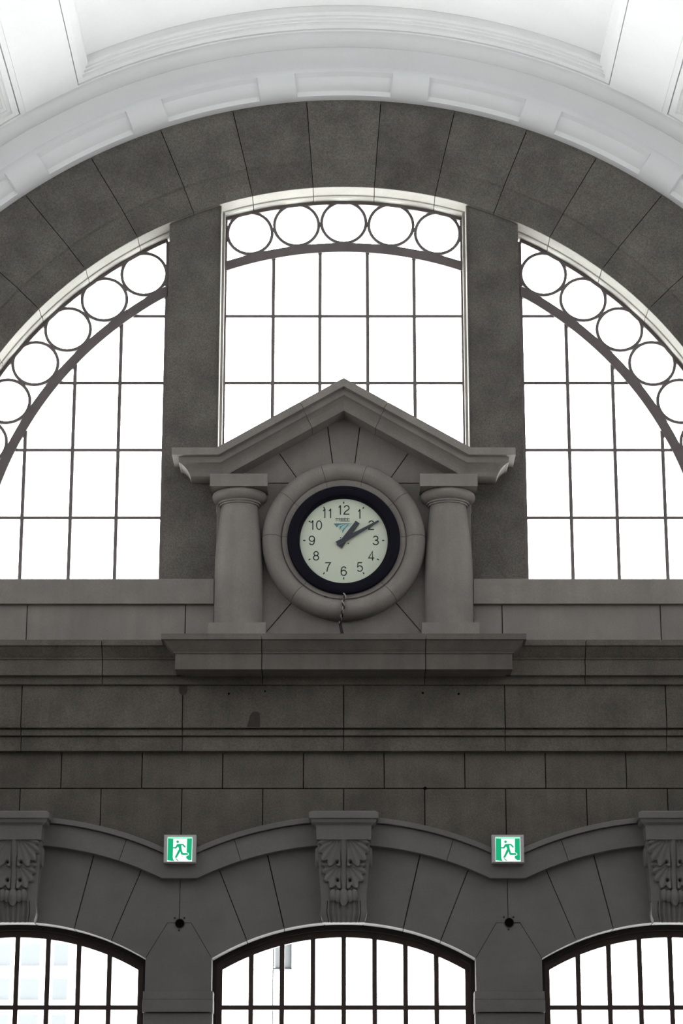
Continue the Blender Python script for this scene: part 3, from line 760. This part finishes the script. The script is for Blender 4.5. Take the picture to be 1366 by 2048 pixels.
# ================================================================== scroll corbels
def make_corbel():
    t = empty('scroll_corbel', (0, 0, 4.64))
    Z = lambda z: z - 4.64
    # moulded cap
    def cap(prof, name):
        rings = [[(-x, 0.0, Z(z)), (-x, y, Z(z)), (x, y, Z(z)), (x, 0.0, Z(z))] for x, y, z in prof]
        MB().loft(rings).build(name, 'lower', t)
    cap([(.300, -.335, 5.640), (.304, -.34, 5.648), (.318, -.352, 5.655), (.336, -.370, 5.668), (.344, -.378, 5.688), (.344, -.380, 5.706), (.366, -.402, 5.710), (.366, -.402, 5.770), (.330, -.36, 5.792)], 'cap_moulding')
    cap([(.286, -.330, 5.492), (.294, -.335, 5.642)], 'cap_block')
    # body with carved acanthus
    NX, NZ = 84, 130
    z1, z0 = 5.495, 4.86
    # two tiers of fanned leaf folds on each side of a central rib; x and d (depth below the top) in metres
    fans = [(.040, -.030, ((0, .315), (22, .34), (45, .30), (68, .225), (92, .20)), 92, 5.2, .056),
            (.036, .245, ((0, .270), (25, .290), (50, .245), (72, .205), (92, .19)), 92, 4.4, .052)]
    def lerp(tab, a):
        if a <= tab[0][0]: return tab[0][1]
        for (a0, r0), (a1, r1) in zip(tab, tab[1:]):
            if a <= a1: return r0 + (r1-r0)*(a-a0)/(a1-a0)
        return 0.0
    def height(u, tt):
        x = abs(u)*.258; d = tt*.635; h = 0.0
        for ox, od, tab, amax, k, H in fans:
            dx, dd = x - ox, d - od
            if dx < -.004 or dd < 0: continue
            phi = math.degrees(math.atan2(max(0, dx), dd)); rho = math.hypot(dx, dd)
            if phi > amax: continue
            lobe = .5 + .5*math.cos(phi/amax*k*2*math.pi - .6)
            rm = lerp(tab, phi)*(.84 + .16*lobe**.6)
            q = rho/rm if rm > 0 else 2
            if q < 1:
                lip = min(1, (1 - q)/.035)
                h = max(h, H*(.20 + .80*q**2)*(.52 + .48*lobe)*lip)
        rib = .040*math.exp(-(x/.030)**4)*(.75 + .25*abs(2*tt - 1)); side = .024*math.exp(-((x-.062)/.014)**2)*max(0, 1 - d/.21)
        h = max(h, rib, side)
        for pu, pt in ((.068, .232), (.066, .418)):
            h -= .075*math.exp(-(((x-pu)/.015)**2 + ((d-pt)/.016)**2))
        return h
    b = MB(); rings = []
    for j in range(NZ + 1):
        tt = j/NZ; z = z1 + (z0 - z1)*tt; hw = .281 + (.238-.281)*tt
        yb = -.288 + .075*tt + .022*math.sin(math.pi*tt)
        ring = [(-hw, 0.0, Z(z))]
        for i in range(NX + 1):
            u = -1 + 2*i/NX; edge = min(1, (1 - abs(u))/.05)
            ring.append((u*hw, yb - height(u, tt)*edge, Z(z)))
        ring.append((hw, 0.0, Z(z))); rings.append(ring)
    b.loft(rings); b.build('acanthus_leaf', 'lower', t, True, None, 60)
    # curled leaf tip
    for k, (x, r, dz) in enumerate(((0, .050, 0), (-.062, .042, .010), (.062, .042, .010), (-.112, .038, .020), (.112, .038, .020))):
        rings = []
        for i in range(13):
            a = math.pi*i/12; rr = max(.002, r*math.sin(a)); zz = 4.90 + dz + .078*math.cos(a)*(1.15 if k == 0 else .85)
            rings.append([(x + rr*math.cos(2*math.pi*q/16), -.232 - .012*(k == 0) + rr*1.1*math.sin(2*math.pi*q/16), Z(zz)) for q in range(16)])
        MB().loft(rings).build('leaf_tip', 'lower', t, True)
    # fluted foot
    rings = []
    n = 72
    for z, hw, yf in ((4.868, .236, -.215), (4.80, .240, -.205), (4.745, .246, -.205), (4.70, .236, -.19), (4.668, .222, -.175), (4.644, .222, -.17)):
        ring = [(-hw, 0.0, Z(z))]
        for i in range(n + 1):
            u = -1 + 2*i/n; au = abs(u)
            fl_ = .010*math.cos(u*math.pi*9) if au < .52 else (-.012 if .55 < au < .62 or .70 < au < .74 else .006)
            ring.append((u*hw, yf - fl_, Z(z)))
        ring.append((hw, 0.0, Z(z))); rings.append(ring)
    MB().loft(rings).build('fluted_foot', 'lower', t, True)
    # side volutes
    for s in (-1, 1):
        rings = []
        for x, r in ((.262, .085), (.292, .082), (.300, .070), (.303, .03)):
            rings.append([(s*x, -.15 + r*1.0*math.cos(2*math.pi*q/24), Z(5.33) + r*1.25*math.sin(2*math.pi*q/24)) for q in range(24)])
        MB().loft(rings).build('side_volute', 'lower', t, True)
    return t
k1 = make_corbel(); k0 = copy_tree(k1); k2 = copy_tree(k1); k0.location.x = -BAY; k2.location.x = BAY
tag(k0, 'acanthus-carved stone corbel cut off by the left picture edge', 'corbel', 'acanthus corbels over the arcade')
tag(k1, 'acanthus-carved stone corbel midway between the two exit signs', 'corbel', 'acanthus corbels over the arcade')
tag(k2, 'acanthus-carved stone corbel cut off by the right picture edge', 'corbel', 'acanthus corbels over the arcade')

# ================================================================== exit signs
def make_sign():
    t = empty('exit_sign', (-1.733, -.10, 5.268))
    W_, H_ = .342, .297
    b = MB(); q = .006
    b.loft([[(-W_/2, 0, 0), (W_/2, 0, 0), (W_/2, 0, H_), (-W_/2, 0, H_)], [(-W_/2, -.09, 0), (W_/2, -.09, 0), (W_/2, -.09, H_), (-W_/2, -.09, H_)],
            [(-W_/2 + q, -.098, q), (W_/2 - q, -.098, q), (W_/2 - q, -.098, H_ - q), (-W_/2 + q, -.098, H_ - q)]])
    b.build('case', 'sign_box', t)
    x0, x1, z0, z1 = -.133, .131, .012, .272
    pan = MB().box(x0, x1, -.101, -.09, z0, z1).build('lit_panel', 'sign_white', t)
    def P(x, y): return (x0 + (x - 230)/470*(x1 - x0), z0 + (675 - y)/465*(z1 - z0))
    def pg(pts, name, mat='sign_green', y=-.1022): MB().prism([P(*p) for p in pts], y, -.1005).build(name, mat, pan)
    pg([(230, 212), (700, 212), (700, 232), (600, 246), (340, 246), (230, 238)], 'top_glow', 'sign_mint', -.1015)
    pg([(238, 238), (340, 246), (336, 600), (345, 635), (366, 668), (235, 652)], 'door_edge')
    pg([(600, 246), (692, 236), (690, 650), (640, 652), (590, 612), (592, 575), (625, 560), (640, 545), (632, 515), (596, 505)], 'door_edge')
    hd = P(423, 302); MB().prism([(hd[0] + .0135*math.sin(a*math.pi/10), hd[1] + .0135*math.cos(a*math.pi/10)) for a in range(20)], -.1022, -.1005).build('runner_head', 'sign_green', pan)
    pg([(415, 345), (455, 345), (450, 372), (392, 432), (336, 427), (336, 405), (380, 402)], 'runner_arm')
    pg([(425, 343), (505, 340), (492, 380), (505, 470), (450, 470), (447, 420), (428, 385)], 'runner_body')
    pg([(480, 340), (525, 341), (572, 388), (570, 418), (552, 408), (512, 366), (485, 366)], 'runner_arm')
    pg([(442, 452), (488, 465), (408, 608), (374, 600)], 'runner_leg')
    pg([(378, 612), (402, 616), (450, 664), (422, 660)], 'runner_foot')
    pg([(468, 455), (502, 455), (524, 512), (612, 516), (630, 540), (604, 551), (504, 550), (488, 530)], 'runner_leg')
    return t
s1 = make_sign(); s2 = copy_tree(s1); s2.location.x = 1.737
tag(s1, 'lit green running-man exit sign on the hood mould, the left one of two', 'exit sign', 'exit signs')
tag(s2, 'lit green running-man exit sign on the hood mould, the right one of two', 'exit sign', 'exit signs')

# round black outlet holes below the signs
def make_outlet():
    t = empty('wall_outlet', (-1.731, 0.0, 4.655))
    revolve([(.050, .01), (.050, -.012), (.046, -.014), (.043, -.010), (.043, .01)], 0, 0, 0, 360, 28).build('rim', 'rust', t, True)
    cyl_y(MB(), 0, 0, .0435, -.006, .01, 24).build('mouth', 'black', t)
    for x, z in ((-.055, .058), (.046, .058), (-.008, -.072)): cyl_y(MB(), x, z, .0105, -.006, .01, 10).build('bolt', 'rust', t)
    return t
h1 = make_outlet(); h2 = copy_tree(h1); h2.location.x = 1.747; h2.location.z = 4.664
tag(h1, 'round black outlet hole with three bolts below the left exit sign', 'outlet', 'outlet holes below the exit signs')
tag(h2, 'round black outlet hole with three bolts below the right exit sign', 'outlet', 'outlet holes below the exit signs')
MB().prism([(.048, -.004), (.12, -.003), (.12, .005), (.048, .004)], -.003, .005).build('crack', 'rust', h2)

# ================================================================== outside
bd = tag(empty('office_building', (-9, 20, FLOOR_Z-.2)), 'pale overexposed office block seen through the left arched window', 'building')
zo = -(FLOOR_Z - .2)
MB().box(-6, 4.05, 0.15, 8, 0, 8.0 + zo).build('facade', 'facade', bd)
xcols = [(-6.62, -6.25), (-6.05, -5.70), (-5.44, -5.17)]
xcols = [(-7.9, -7.5), (-7.25, -6.88)] + xcols
for (xa, xb) in xcols:
    for (za, zb_) in ((6.45, 6.86), (5.82, 6.22), (5.15, 5.56), (4.5, 4.9)):
        wdw = MB().box(xa + 9, xb + 9, 0.10, 0.16, za + zo, zb_ + zo).build('window', 'facade_glass', bd)
        MB().box(xa + 9 - .03, xb + 9 + .03, 0.03, 0.16, za + zo - .06, za + zo).build('window_sill', 'facade', wdw)
sg = tag(empty('street_sign', (-.80, 6, FLOOR_Z-.2)), 'pale boxy hanging sign outside the central arched window', 'sign')
MB().box(-.09, .115, 0, .2, 4.86 + zo, 5.6 + zo).build('panel', 'outsign', sg)
MB().box(.105, .123, -.02, .2, 4.84 + zo, 5.6 + zo).build('edge_trim', 'outedge', sg)
MB().box(-.12, .123, -.02, .2, 4.835 + zo, 4.855 + zo).build('bottom_trim', 'outedge', sg)
tube(MB(), [(-.118, .05, 0), (-.118, .05, 5.6 + zo)], .0085, 8).build('post', 'outedge', sg)
